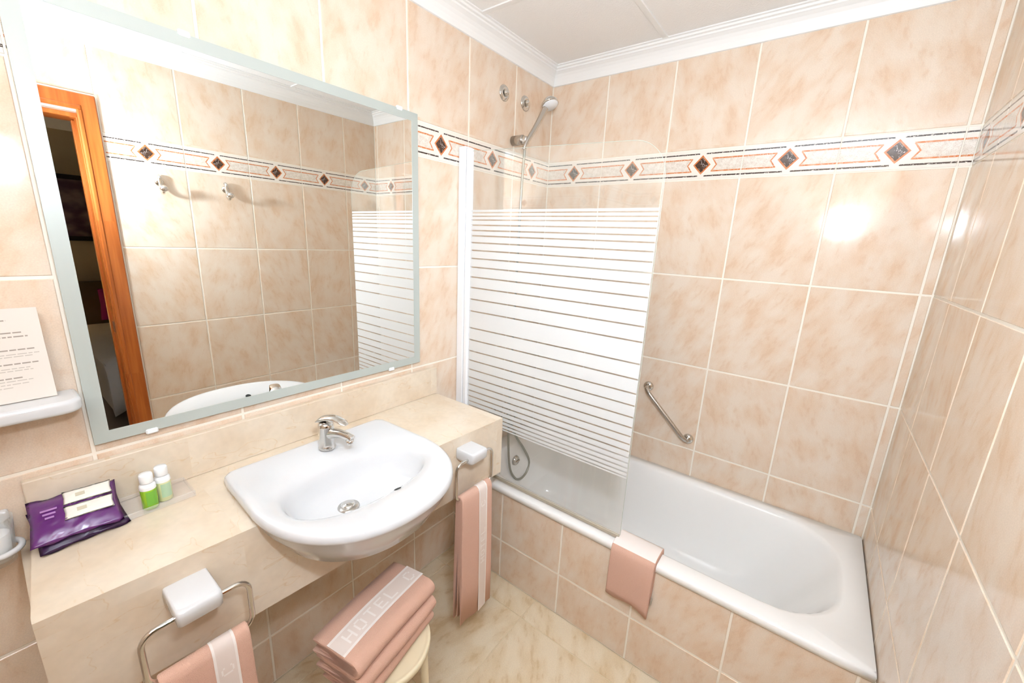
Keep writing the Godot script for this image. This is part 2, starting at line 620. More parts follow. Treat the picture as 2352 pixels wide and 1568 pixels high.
func build_room() -> void:
	var th := 0.12
	var back := 0.0018      # grout bed lies this far behind the tile faces
	# mirror wall
	var wl := struct("wall_left", cbox(Vector3(th, CEIL + 0.1, ROOM_Z + 2 * th), 0.0), M.grout, Vector3(-th / 2 - back, (CEIL + 0.1) / 2, ROOM_Z / 2))
	var off := wl.position
	var zc := []
	for k in 9:
		zc.append(k * TW)
	zc[8] = 2.6667
	zc.append(ROOM_Z)
	tile_wall(wl, zc, Y_ROWS, func(z, y): return Vector3(0, y, z) - off, Basis(Vector3.UP, PI / 2), 0.0, func(z, y): return z < 0.7 and y < 0.2)
	# bath wall
	var wb := struct("wall_back", cbox(Vector3(ROOM_X + 0.02, CEIL + 0.1, th), 0.0), M.grout, Vector3(ROOM_X / 2, (CEIL + 0.1) / 2, -th / 2 - back))
	var offb := wb.position
	var xc := [0.0]
	for k in 5:
		xc.append((k + 1) * TW)
	xc.append(ROOM_X)
	tile_wall(wb, xc, [0.49, 0.6516, 1.0925, 1.5333, 1.9742, 2.1007, 2.56], func(x, y): return Vector3(x, y, 0) - offb, Basis.IDENTITY, 0.0)
	# wall with the doorway
	var z_door0 := 1.672
	var z_door1 := 2.40
	var y_door := 2.165
	var st := begin()
	var hh := CEIL + 0.1
	for b in [[0.0 - th, z_door0, 0.0, hh], [z_door0, z_door1, y_door, hh], [z_door1, ROOM_Z + th, 0.0, hh]]:
		add_cbox(st, Vector3(th, b[3] - b[2], b[1] - b[0]), 0.0, Vector3(0, (b[2] + b[3]) / 2, (b[0] + b[1]) / 2))
	var wr := struct("wall_right", done(st), M.grout, Vector3(ROOM_X + th / 2 + back, 0, 0))
	var offr := wr.position
	var zr := [0.0]
	for k in 5:
		zr.append(0.268 + k * TW)
	tile_wall(wr, zr, Y_ROWS, func(z, y): return Vector3(ROOM_X, y, z) - offr, Basis(Vector3.UP, -PI / 2), 0.268 - TW, func(z, y): return z < 0.6 and y < 0.2)
	tile_wall(wr, [1.602, 1.935, 2.268, 2.602, ROOM_Z], [2.268, 2.56], func(z, y): return Vector3(ROOM_X, y, z) - offr, Basis(Vector3.UP, -PI / 2), 0.268)
	tile_wall(wr, [2.475, 2.602, ROOM_Z], [0.0, 0.2107, 0.6516, 1.0925, 1.5333, 1.9742, 2.1007, 2.268], func(z, y): return Vector3(ROOM_X, y, z) - offr, Basis(Vector3.UP, -PI / 2), 0.268)
	# wall behind the photographer
	var wf := struct("wall_front", cbox(Vector3(ROOM_X, CEIL + 0.1, th), 0.0), M.grout, Vector3(ROOM_X / 2, (CEIL + 0.1) / 2, ROOM_Z + th / 2 + back))
	var offf := wf.position
	tile_wall(wf, xc, Y_ROWS, func(x, y): return Vector3(x, y, ROOM_Z) - offf, Basis(Vector3.UP, PI), 0.0)
	# low tiled wall that closes the bath
	var wa := struct("wall_bath_front", cbox(Vector3(ROOM_X + 0.003, RIM - 0.03, 0.05), 0.0), M.grout, Vector3(ROOM_X / 2, (RIM - 0.03) / 2, TUB_Z - 0.006 - back - 0.025))
	var offa := wa.position
	tile_wall(wa, [0.0, 0.3313, 0.6646, 0.998, 1.3313, 1.6646, ROOM_X], [0.0, 0.2134, RIM - 0.031], func(x, y): return Vector3(x, y, TUB_Z - 0.006) - offa, Basis.IDENTITY, 0.0)
	# floor
	var fl := struct("floor", cbox(Vector3(ROOM_X + 2 * th, 0.12, ROOM_Z + 2 * th), 0.0), M.floor_grout, Vector3(ROOM_X / 2, -0.06 - 0.002, ROOM_Z / 2))
	var offl := fl.position
	var fx := [0.0, 0.072, 0.557, 1.042, 1.527, ROOM_X]
	var fz := [TUB_Z - 0.006, 0.852, 1.337, 1.822, 2.307, ROOM_Z]
	for i in fx.size() - 1:
		for j in fz.size() - 1:
			var w: float = fx[i + 1] - fx[i] - 0.004
			var d: float = fz[j + 1] - fz[j] - 0.004
			part(fl, "floor_tile", plate(w, d, 0.008, 0.001, rng.randf() < 0.5, 0.0, 0.0, Vector2(0.485, 0.485)), floor_mats[rng.randi_range(0, 2)], Vector3((fx[i] + fx[i + 1]) / 2, 0.0, (fz[j] + fz[j + 1]) / 2) - offl, Basis(Vector3.RIGHT, -PI / 2))
	# ceiling: mineral panels laid in a white grid
	var ce := struct("ceiling", cbox(Vector3(ROOM_X + 2 * th, 0.1, ROOM_Z + 2 * th), 0.0), M.plaster, Vector3(ROOM_X / 2, CEIL + 0.06, ROOM_Z / 2))
	var offc := ce.position
	var cx := [0.0, 0.617, 1.217, ROOM_X]
	var cz := [0.0, 0.645, 1.245, 1.845, 2.445, ROOM_Z]
	for i in cx.size() - 1:
		for j in cz.size() - 1:
			part(ce, "ceiling_panel", cbox(Vector3(cx[i + 1] - cx[i] - 0.002, 0.012, cz[j + 1] - cz[j] - 0.002), 0.001), M.ceiling_panel, Vector3((cx[i] + cx[i + 1]) / 2, CEIL + 0.006, (cz[j] + cz[j + 1]) / 2) - offc)
	for k in range(1, cx.size() - 1):
		part(ce, "grid_bar", cbox(Vector3(0.024, 0.006, ROOM_Z - 0.06), 0.001), M.grid_white, Vector3(cx[k], CEIL - 0.002, ROOM_Z / 2) - offc)
	for k in range(1, cz.size() - 1):
		for i in cx.size() - 1:
			part(ce, "grid_bar", cbox(Vector3(cx[i + 1] - cx[i] - 0.024, 0.006, 0.024), 0.001), M.grid_white, Vector3((cx[i] + cx[i + 1]) / 2, CEIL - 0.0022, cz[k]) - offc)
	# coving round the ceiling
	var prof := [[0.0, 2.490], [0.006, 2.492], [0.007, 2.500], [0.010, 2.515], [0.016, 2.530], [0.024, 2.542], [0.034, 2.551], [0.037, 2.553], [0.038, 2.560], [0.046, 2.563], [0.047, 2.571], [0.055, 2.573], [0.055, 2.580]]
	var rings := []
	for p in prof:
		var d: float = p[0]
		rings.append(PackedVector3Array([Vector3(d, p[1], d), Vector3(ROOM_X - d, p[1], d), Vector3(ROOM_X - d, p[1], ROOM_Z - d), Vector3(d, p[1], ROOM_Z - d)]))
	struct("trim_1", loft(rings, false, false, true, false), M.grid_white)
	# door lining and casing, orange varnished wood
	var casing := Node3D.new()
	casing.name = "door_1"
	casing.set_meta("kind", "structure")
	add_child(casing)
	var o0 := 1.606
	var o1 := 2.466
	var yo := 2.262
	for s in [[o0, z_door0, 1.0], [o1, z_door1, -1.0]]:
		var z0: float = s[0]
		var sgn: float = s[2]
		part(casing, "casing_board", cbox(Vector3(0.016, yo, 0.058), 0.004), M.door_wood, Vector3(ROOM_X - 0.008, yo / 2, z0 + sgn * 0.029))
		part(casing, "casing_moulding", cbox(Vector3(0.022, yo - 0.07, 0.022), 0.006), M.door_wood, Vector3(ROOM_X - 0.010, (yo - 0.07) / 2, z0 + sgn * 0.064))
		part(casing, "jamb", cbox(Vector3(th + 0.02, y_door, 0.02), 0.002), M.door_wood, Vector3(ROOM_X + th / 2, y_door / 2, s[1] + sgn * 0.004))
		part(casing, "door_stop", cbox(Vector3(0.03, y_door - 0.02, 0.012), 0.002), M.door_wood, Vector3(ROOM_X + 0.075, (y_door - 0.02) / 2, s[1] + sgn * 0.018))
	part(casing, "casing_board", cbox(Vector3(0.016, 0.058, o1 - o0), 0.004), M.door_wood, Vector3(ROOM_X - 0.0085, yo - 0.029, (o0 + o1) / 2))
	part(casing, "casing_moulding", cbox(Vector3(0.022, 0.022, o1 - o0 - 0.11), 0.006), M.door_wood, Vector3(ROOM_X - 0.0105, yo - 0.064, (o0 + o1) / 2))
	part(casing, "jamb", cbox(Vector3(th + 0.02, 0.02, z_door1 - z_door0), 0.002), M.door_wood, Vector3(ROOM_X + th / 2, y_door - 0.006, (z_door0 + z_door1) / 2))
	part(casing, "strike_plate", cbox(Vector3(0.022, 0.06, 0.004), 0.001), M.satin_chrome, Vector3(ROOM_X + 0.04, 1.10, z_door0 + 0.016), Basis.IDENTITY, "dull metal strike plate")

func build_bedroom() -> void:
	var x0 := ROOM_X + 0.13
	var x1 := 5.40
	var z0 := -0.6
	var z1 := 3.2
	var hgt := 2.6
	struct("floor_bedroom", cbox(Vector3(x1 - x0 + 0.2, 0.1, z1 - z0), 0.0), M.bedroom_floor, Vector3((x0 + x1) / 2, -0.05, (z0 + z1) / 2))
	struct("ceiling_bedroom", cbox(Vector3(x1 - x0 + 0.2, 0.1, z1 - z0), 0.0), M.plaster, Vector3((x0 + x1) / 2, hgt + 0.05, (z0 + z1) / 2))
	struct("wall_bedroom_far", cbox(Vector3(0.1, hgt, z1 - z0), 0.0), M.bedroom_wall, Vector3(x1 + 0.05, hgt / 2, (z0 + z1) / 2))
	struct("wall_bedroom_side", cbox(Vector3(x1 - x0 + 0.2, hgt, 0.1), 0.0), M.bedroom_wall, Vector3((x0 + x1) / 2, hgt / 2, z0 - 0.05))
	struct("wall_bedroom_window_side", cbox(Vector3(x1 - x0 + 0.2, hgt, 0.1), 0.0), M.bedroom_wall, Vector3((x0 + x1) / 2, hgt / 2, z1 + 0.05))
	var st := begin()
	for b in [[z0, 1.66, 0.0, hgt], [1.66, 2.41, 2.17, hgt], [2.41, z1, 0.0, hgt]]:
		add_cbox(st, Vector3(0.02, b[3] - b[2], b[1] - b[0]), 0.0, Vector3(0, (b[2] + b[3]) / 2, (b[0] + b[1]) / 2))
	struct("wall_bedroom_near", done(st), M.bedroom_wall, Vector3(x0, 0, 0))
	# bed, head against the far wall
	var bed := thing("bed", "grey covered bed seen through the doorway in the mirror", "bed", Vector3(4.22, 0, 0.72))
	part(bed, "base", cbox(Vector3(2.0, 0.22, 1.60), 0.02), M.headboard, Vector3(0.06, 0.17, 0))
	part(bed, "mattress", soft_block(Vector3(2.02, 0.22, 1.66), 0.05), M.bed_cover, Vector3(0.06, 0.39, 0))
	# the cover hangs down over the foot and the sides
	var path := []
	for p in [[-0.90, 0.10], [-0.885, 0.25], [-0.88, 0.40], [-0.86, 0.47], [-0.82, 0.52], [-0.70, 0.535], [0.2, 0.54], [0.98, 0.54]]:
		path.append(Vector2(p[0] - 0.10, p[1]))
	part(bed, "cover", ribbon(path, 0.02, -0.86, 0.86, 24, func(p, q, s): return Vector3(p + 0.008 * sin(s * 17.0) * clampf(0.5 - q, 0.0, 0.5) * 2.0, q - maxf(absf(s) - 0.82, 0.0) * 1.0, s)), M.bed_cover)
	for s in [-1, 1]:
		part(bed, "cover_side", cbox(Vector3(1.9, 0.40, 0.012), 0.005), M.bed_cover, Vector3(0.02, 0.31, s * 0.855))
	part(bed, "headboard", cbox(Vector3(0.06, 1.0, 1.8), 0.01), M.headboard, Vector3(1.13, 0.5, 0))
	for x in [-0.8, 0.9]:
		for z in [-0.7, 0.7]:
			part(bed, "leg", cbox(Vector3(0.06, 0.06, 0.06), 0.005), M.picture_frame, Vector3(x, 0.03, z))
	var pil := thing("cushion", "magenta cushion standing at the head of the bed", "cushion", Vector3(5.20, 0.552, 1.10))
	part(pil, "cover", pillow(0.40, 0.40, 0.13), M.magenta_cloth, Vector3(0, 0.19, 0), Basis(Vector3(0, 0, 1), deg_to_rad(-72)))
	# a dim bedside lamp beside the far side of the doorway view
	var ns := thing("nightstand", "dark wooden nightstand beside the bed", "nightstand", Vector3(5.14, 0, 2.05))
	part(ns, "cabinet", cbox(Vector3(0.40, 0.42, 0.44), 0.006), M.headboard, Vector3(0, 0.27, 0))
	part(ns, "drawer", cbox(Vector3(0.016, 0.16, 0.40), 0.004), M.headboard, Vector3(-0.206, 0.36, 0))
	for x in [-0.16, 0.16]:
		for z in [-0.18, 0.18]:
			part(ns, "leg", cbox(Vector3(0.04, 0.06, 0.04), 0.004), M.picture_frame, Vector3(x, 0.03, z))
	var lp := thing("bedside_lamp", "small bedside lamp with pale shade on the nightstand", "lamp", Vector3(5.14, 0.481, 2.05))
	part(lp, "base", lathe([[0.0, 0.0], [0.06, 0.0], [0.062, 0.008], [0.02, 0.02], [0.010, 0.04], [0.010, 0.20], [0.0, 0.20]], 24), M.satin_chrome)
	part(lp, "lamp_shade", lathe([[0.12, 0.17], [0.085, 0.36], [0.083, 0.36], [0.118, 0.17]], 32), M.lamp_shade)
	part(lp, "bulb", lathe([[0.0, 0.20], [0.015, 0.205], [0.028, 0.24], [0.028, 0.255], [0.016, 0.28], [0.0, 0.285]], 20), M.bulb_glow)
	var bl := OmniLight3D.new()
	bl.name = "bedside_light"
	bl.light_color = rgb(255, 232, 200)
	bl.light_energy = 0.32
	bl.light_size = 0.03
	bl.omni_range = 8.0
	bl.omni_attenuation = 2.0
	bl.shadow_enabled = true
	bl.position = Vector3(0, 0.245, 0)
	lp.add_child(bl)
	# picture over the bed
	var pic := thing("wall_picture", "dark framed picture on the bedroom wall above the bed", "picture", Vector3(5.385, 1.80, 0.95))
	part(pic, "frame", cbox(Vector3(0.03, 0.70, 1.10), 0.006), M.picture_frame)
	var pm := mat("picture_print", Color.WHITE, 0.3)
	var im := Image.create(128, 96, false, Image.FORMAT_RGB8)
	var n := noise(201, 0.03, 3)
	for y in 96:
		for x in 128:
			im.set_pixel(x, y, rgb(96, 66, 84).lerp(rgb(150, 130, 128), clampf(0.4 + n.get_noise_2d(x, y) * 1.4, 0.0, 1.0)))
	pm.albedo_texture = ImageTexture.create_from_image(im)
	part(pic, "print", plate(1.0, 0.60, 0.004, 0.001, false, 0.0, 0.0, Vector2(1.0, 0.6)), pm, Vector3(-0.017, 0, 0), Basis(Vector3.UP, -PI / 2))

# soft rectangular cushion or sealed packet lying in the x-z plane
func pillow(w: float, d: float, h: float, crimp := 0.0, seed_ := 1, n := 18) -> ArrayMesh:
	var f := noise(seed_, 9.0, 2)
	var st := begin()
	st.set_smooth_group(0)
	var at := func(i: int, j: int, side: float) -> Vector3:
		var u := -1.0 + 2.0 * i / n
		var v := -1.0 + 2.0 * j / n
		var a := clampf((absf(u) - 1.0 + crimp) / maxf(crimp, 0.001), 0.0, 1.0) if crimp > 0.0 else 0.0
		var uu := minf(absf(u) / maxf(1.0 - crimp, 0.01), 1.0)
		var k := pow(maxf(1.0 - pow(uu, 3.0), 0.0), 0.6) * pow(maxf(1.0 - pow(absf(v), 3.0), 0.0), 0.6)
		var pinch := 1.0 - 0.05 * (1.0 - absf(u * v)) * maxf(absf(u), absf(v))
		var y := side * h / 2.0 * k + f.get_noise_2d(u * 0.35, v * 0.35) * h * 0.14 * (0.3 + k)
		y += a * sin(v * 9.0 + seed_) * h * 0.12
		return Vector3(u * w / 2.0 * pinch, y, v * d / 2.0 * pinch)
	for side in [1.0, -1.0]:
		for i in n:
			for j in n:
				var q := [at.call(i, j, side), at.call(i + 1, j, side), at.call(i + 1, j + 1, side), at.call(i, j + 1, side)]
				for e in ([0, 1, 2, 0, 2, 3] if side > 0 else [0, 2, 1, 0, 3, 2]):
					st.add_vertex(q[e])
	return done(st)

# ------------------------------------------------------------------ bath
func build_bath() -> void:
	var tub := thing("bathtub", "white enamel bathtub set along the tiled wall", "bathtub")
	var cx := 0.86
	var cz := 0.375
	var angles := []
	for k in 112:
		angles.append(TAU * k / 112.0)
	for c in [[ROOM_X - 0.002, TUB_Z], [0.002, TUB_Z], [0.002, 0.002], [ROOM_X - 0.002, 0.002]]:
		angles.append(fposmod(atan2(c[1] - cz, c[0] - cx), TAU))
	angles.sort()
	# distance from the centre to a rounded rectangle x0..x1, z0..z1 with corner radius r
	var reach := func(a: float, x0: float, x1: float, z0: float, z1: float, r: float) -> float:
		var lo := 0.0
		var hi := 2.0
		for k in 26:
			var mid := (lo + hi) / 2.0
			var p := Vector2(cx + mid * cos(a), cz + mid * sin(a))
			var q := Vector2(absf(p.x - (x0 + x1) / 2.0) - (x1 - x0) / 2.0 + r, absf(p.y - (z0 + z1) / 2.0) - (z1 - z0) / 2.0 + r)
			var d := Vector2(maxf(q.x, 0.0), maxf(q.y, 0.0)).length() + minf(maxf(q.x, q.y), 0.0) - r
			if d < 0.0:
				lo = mid
			else:
				hi = mid
		return lo
	var ring := func(x0: float, x1: float, z0: float, z1: float, r: float, y: float) -> PackedVector3Array:
		var p := PackedVector3Array()
		for a in angles:
			var d: float = reach.call(a, x0, x1, z0, z1, r)
			p.append(Vector3(cx + d * cos(a), y, cz + d * sin(a)))
		return p
	var X1 := ROOM_X - 0.002
	var rings := [
		ring.call(0.010, X1 - 0.008, 0.010, TUB_Z - 0.004, 0.003, RIM - 0.032),
		ring.call(0.004, X1 - 0.002, 0.004, TUB_Z + 0.003, 0.003, RIM - 0.030),
		ring.call(0.002, X1, 0.002, TUB_Z + 0.004, 0.003, RIM - 0.012),
		ring.call(0.004, X1 - 0.001, 0.003, TUB_Z + 0.001, 0.004, RIM - 0.004),
		ring.call(0.008, X1 - 0.003, 0.005, TUB_Z - 0.006, 0.006, RIM),
		ring.call(0.085, 1.632, 0.048, 0.672, 0.23, RIM + 0.0005),
		ring.call(0.094, 1.622, 0.057, 0.662, 0.225, RIM - 0.003),
		ring.call(0.102, 1.612, 0.066, 0.652, 0.22, RIM - 0.014),
		ring.call(0.108, 1.590, 0.076, 0.642, 0.215, RIM - 0.05),
		ring.call(0.118, 1.530, 0.092, 0.626, 0.21, RIM - 0.15),
		ring.call(0.132, 1.460, 0.112, 0.606, 0.20, RIM - 0.26),
		ring.call(0.150, 1.400, 0.132, 0.586, 0.19, RIM - 0.34),
		ring.call(0.185, 1.350, 0.165, 0.553, 0.17, RIM - 0.375),
		ring.call(0.26, 1.27, 0.22, 0.50, 0.13, RIM - 0.388),
		ring.call(0.50, 1.0, 0.33, 0.40, 0.03, RIM - 0.392),
	]
	part(tub, "basin", loft(rings, false, true), M.enamel)
	var ov := part(tub, "overflow", lathe([[0.0, 0.016], [0.022, 0.016], [0.027, 0.012], [0.029, 0.006], [0.031, 0.0], [0.0, 0.0]], 24), M.satin_chrome, Vector3(0.117, 0.405, 0.345), along_x(), "round chrome overflow knob")
	part(ov, "grip", cbox(Vector3(0.008, 0.008, 0.044), 0.003), M.satin_chrome, Vector3(0, 0.019, 0))

	# glass screen
	var zs := 0.712
	var scr := thing("shower_screen", "glass bath screen with graded white stripes and white wall profile", "shower screen", Vector3(0, RIM, zs))
	var y_top := 2.035 - RIM
	part(scr, "wall_profile", cbox(Vector3(0.042, y_top + 0.01, 0.034), 0.004), M.white_profile, Vector3(0.0215, (y_top + 0.01) / 2 + 0.006, 0))
	part(scr, "hinge_profile", cbox(Vector3(0.028, y_top, 0.028), 0.006), M.white_profile, Vector3(0.058, y_top / 2 + 0.008, 0.002))
	# pane with a rounded top corner
	var x0 := 0.068
	var x1 := 0.912
	var yb := 0.030
	var yt := 2.0 - RIM
	var poly := PackedVector2Array([Vector2(x0, yb), Vector2(x1, yb)])
	for k in 13:
		var a := PI / 2.0 * k / 12.0
		poly.append(Vector2(x1 - 0.12 + 0.12 * cos(a), yt - 0.12 + 0.12 * sin(a)))
	poly.append(Vector2(x0, yt + 0.03))
	part(scr, "pane", extrude(poly, -0.0025, 0.0025, func(a, b, h): return Vector3(a, b, h)), M.pane)
	var rim_path := []
	for k in range(1, poly.size()):
		rim_path.append(Vector3(poly[k].x + 0.0002, poly[k].y, 0))
	part(scr, "pane_edge", tube(rim_path, 0.0010, 6), M.pane_edge)
	part(scr, "bottom_seal", cbox(Vector3(x1 - x0 - 0.004, 0.018, 0.009), 0.003), M.seal, Vector3((x0 + x1) / 2, 0.021, 0))
	var gaps := [1.771, 1.756, 1.740, 1.718, 1.695, 1.672, 1.642, 1.608, 1.572, 1.533, 1.488, 1.439, 1.385, 1.329, 1.248, 1.190, 1.135, 1.088, 1.042, 1.001, 0.965, 0.933, 0.904, 0.878, 0.855, 0.834, 0.815, 0.798]
	var upper := 1.786
	for g in gaps + [0.786]:
		var gap := 0.0058
		var hgt: float = upper - g - gap
		part(scr, "stripe", cbox(Vector3(x1 - x0 - 0.006, hgt, 0.0006), 0.0), M.stripe, Vector3((x0 + x1) / 2, g + gap + hgt / 2 - RIM, 0.0029))
		upper = g

	# stop valves
	for v in [[0.427, "chrome wall valve nearer the mirror, above the patterned border"], [0.255, "chrome wall valve nearer the corner, above the patterned border"]]:
		var vv := thing("shower_valve", v[1], "valve", Vector3(0, 2.345, v[0]), "chrome wall valves above the bath")
		part(vv, "rosette", lathe([[0.0, 0.006], [0.014, 0.007], [0.020, 0.010], [0.026, 0.009], [0.034, 0.005], [0.0365, 0.002], [0.0365, 0.0], [0.0, 0.0]], 32), M.chrome, Vector3.ZERO, along_x())
		part(vv, "spindle", lathe([[0.0, 0.024], [0.009, 0.0235], [0.0135, 0.020], [0.0145, 0.012], [0.012, 0.0095], [0.0, 0.0085]], 24), M.chrome, Vector3.ZERO, along_x())

	# hand shower on its wall bracket
	var br := thing("shower_bracket", "chrome wall bracket holding the hand shower", "bracket", Vector3(0, 2.150, 0.345))
	part(br, "stem", lathe([[0.0, 0.070], [0.018, 0.070], [0.0225, 0.066], [0.0235, 0.058], [0.0235, 0.002], [0.0, 0.002]], 24), M.satin_chrome, Vector3.ZERO, along_x())
	part(br, "clip", soft_block(Vector3(0.030, 0.036, 0.034), 0.010), M.chrome, Vector3(0.080, -0.004, 0.0))
	var hs := thing("hand_shower", "chrome hand shower with pale round spray face and long hose", "hand shower", Vector3(0.092, 2.135, 0.352))
	var hpath := curve([Vector3(-0.006, -0.035, 0.010), Vector3(0.0, 0.0, 0.0), Vector3(0.016, 0.06, -0.034), Vector3(0.030, 0.118, -0.066), Vector3(0.040, 0.168, -0.090)], 0.008)
	var radii := []
	for i in hpath.size():
		radii.append(lerpf(0.0100, 0.0150, float(i) / hpath.size()))
	part(hs, "handle", tube(hpath, radii, 16), M.satin_chrome)
	var face := Vector3(0.42, -0.86, 0.10).normalized()
	var fb := Basis(Quaternion(Vector3.UP, face))
	var hc := Vector3(0.052, 0.190, -0.108)
	part(hs, "head", lathe([[0.0, -0.030], [0.014, -0.029], [0.028, -0.022], [0.040, -0.008], [0.044, 0.002], [0.044, 0.006], [0.040, 0.008], [0.0, 0.008]], 32), M.chrome, hc, fb)
	part(hs, "spray_face", lathe([[0.039, 0.008], [0.037, 0.011], [0.0, 0.013]], 32), M.white_plastic, hc, fb, "pale plastic spray face")
	var hose := curve([Vector3(0.088, 2.104, 0.358), Vector3(0.085, 1.9, 0.366), Vector3(0.086, 1.4, 0.376), Vector3(0.098, 0.9, 0.402), Vector3(0.118, 0.60, 0.424), Vector3(0.128, 0.40, 0.412), Vector3(0.135, 0.305, 0.365), Vector3(0.140, 0.275, 0.312), Vector3(0.140, 0.295, 0.250), Vector3(0.135, 0.36, 0.225), Vector3(0.125, 0.46, 0.278), Vector3(0.112, 0.56, 0.345), Vector3(0.09, 0.66, 0.375)], 0.015)
	var shift := []
	for p in hose:
		shift.append(p - hs.position)
	part(hs, "hose", tube(shift, 0.0066, 10), M.hose_metal, Vector3.ZERO, Basis.IDENTITY, "grey metal shower hose")

	# bath mixer behind the stripes
	var mx := thing("bath_mixer", "chrome bath mixer glimpsed behind the striped screen", "tap", Vector3(0, 0.70, 0.375))
	part(mx, "body", tube([Vector3(0.06, 0, -0.075), Vector3(0.06, 0, 0.075)], 0.022, 20), M.chrome)
	for s in [-1, 1]:
		part(mx, "inlet", lathe([[0.0, 0.05], [0.016, 0.05], [0.016, 0.012], [0.030, 0.008], [0.031, 0.0], [0.0, 0.0]], 20), M.chrome, Vector3(0, 0, s * 0.06), along_x())
	part(mx, "spout", tube(curve([Vector3(0.06, -0.004, 0), Vector3(0.12, -0.006, 0), Vector3(0.165, -0.014, 0), Vector3(0.175, -0.035, 0)], 0.01), 0.013, 14), M.chrome)
	part(mx, "lever", cbox(Vector3(0.09, 0.010, 0.026), 0.004), M.chrome, Vector3(0.10, 0.038, 0), Basis(Vector3(0, 0, 1), 0.25))
	part(mx, "cartridge", lathe([[0.0, 0.040], [0.018, 0.038], [0.021, 0.03], [0.021, 0.0], [0.0, 0.0]], 20), M.chrome, Vector3(0.06, 0.0, 0))

	# grab bar on the bath wall
	var gb := thing("grab_bar", "slanting chrome grab bar on the tiled bath wall", "grab bar", Vector3(0.728, 0.936, 0))
	var far := Vector3(0.236, -0.228, 0)
	for p in [Vector3.ZERO, far]:
		part(gb, "rosette", lathe([[0.0, 0.018], [0.012, 0.018], [0.020, 0.014], [0.026, 0.007], [0.027, 0.0], [0.0, 0.0]], 28), M.chrome, p, along_z())
	var dir := far.normalized()
	part(gb, "bar", tube(curve([Vector3(0, 0, 0.004), Vector3(0, 0, 0.022), Vector3(0, 0, 0.038) + dir * 0.006, Vector3(0, 0, 0.050) + dir * 0.03, Vector3(0, 0, 0.052) + dir * 0.06, far + Vector3(0, 0, 0.052) - dir * 0.06, far + Vector3(0, 0, 0.050) - dir * 0.03, far + Vector3(0, 0, 0.038) - dir * 0.006, far + Vector3(0, 0, 0.022), far + Vector3(0, 0, 0.004)], 0.006), 0.0108, 14), M.satin_chrome)

	# bath mat folded over the rim
	var mt := thing("bath_mat", "folded pink bath mat with white band hung over the bath rim", "bath mat", Vector3(0.985, RIM, TUB_Z))
	var path := []
	for p in [[-0.092, -0.050], [-0.090, -0.02], [-0.082, 0.008], [-0.066, 0.014], [-0.03, 0.013], [-0.006, 0.013], [0.009, 0.006], [0.0165, -0.012], [0.018, -0.05], [0.020, -0.10], [0.021, -0.15], [0.022, -0.185], [0.023, -0.214]]:
		path.append(Vector2(p[0], p[1]))
	var slope := func(p: float, q: float, s: float) -> Vector3:
		var down := clampf(-q / 0.2, 0.0, 1.2)
		return Vector3(s - down * 0.002, q + (0.010 * sin(s * 34.0 + 0.6) - s * 0.10) * down * down, p + 0.004 * sin(s * 22.0) * down)
	part(mt, "front_fold", ribbon(path, 0.016, -0.086, 0.086, 20, slope), M.towel)
	var inner := path.map(func(v): return v)
	part(mt, "band", strip(path.slice(0, 7), -0.0086, -0.0835, 0.0835, slope), M.woven_white, Vector3.ZERO, Basis.IDENTITY, "white woven band")
	part(mt, "care_tag", cbox(Vector3(0.004, 0.026, 0.010), 0.001), M.seal, Vector3(0.089, -0.155, 0.012), Basis.IDENTITY, "small grey tag")

# ------------------------------------------------------------------ vanity
func front_x(z: float) -> float:
	return lerpf(0.424, 0.356, (z - 0.882) / (2.150 - 0.882))

# basin outline, as distance from the bowl centre; grown outwards by e
func sink_outer(a: float, e: float) -> float:
	var lo := 0.0
	var hi := 0.6
	for k in 24:
		var mid := (lo + hi) / 2.0
		var x := mid * cos(a) + 0.40
		var z := mid * sin(a)
		# sides and back
		var side := 0.262 + 0.012 * clampf((x - 0.12) / 0.25, 0.0, 1.0)
		var d := maxf(absf(z) - side, 0.118 - x)
		# rounded back corners
		var q := Vector2(absf(z) - side + 0.035, 0.118 + 0.035 - x)
		if q.x > 0.0 and q.y > 0.0:
			d = q.length() - 0.035
		# half-oval front
		if x > 0.36:
			d = (sqrt(pow((x - 0.36) / 0.298, 2.25) + pow(absf(z) / 0.274, 2.25)) - 1.0) * 0.26
		if d < e:
			lo = mid
		else:
			hi = mid
	return lo

func sink_bowl(a: float, f: float) -> float:
	# bowl: wide oval, straight-ish back edge
	var lo := 0.0
	var hi := 0.6
	for k in 24:
		var mid := (lo + hi) / 2.0
		var x := mid * cos(a)
		var z := mid * sin(a)
		var rx := 0.112 if x > 0 else 0.134
		var d := pow(absf(x) / (rx * f), 2.4) + pow(absf(z) / (0.205 * f), 2.4)
		if d < 1.0:
			lo = mid
		else:
			hi = mid
	return lo

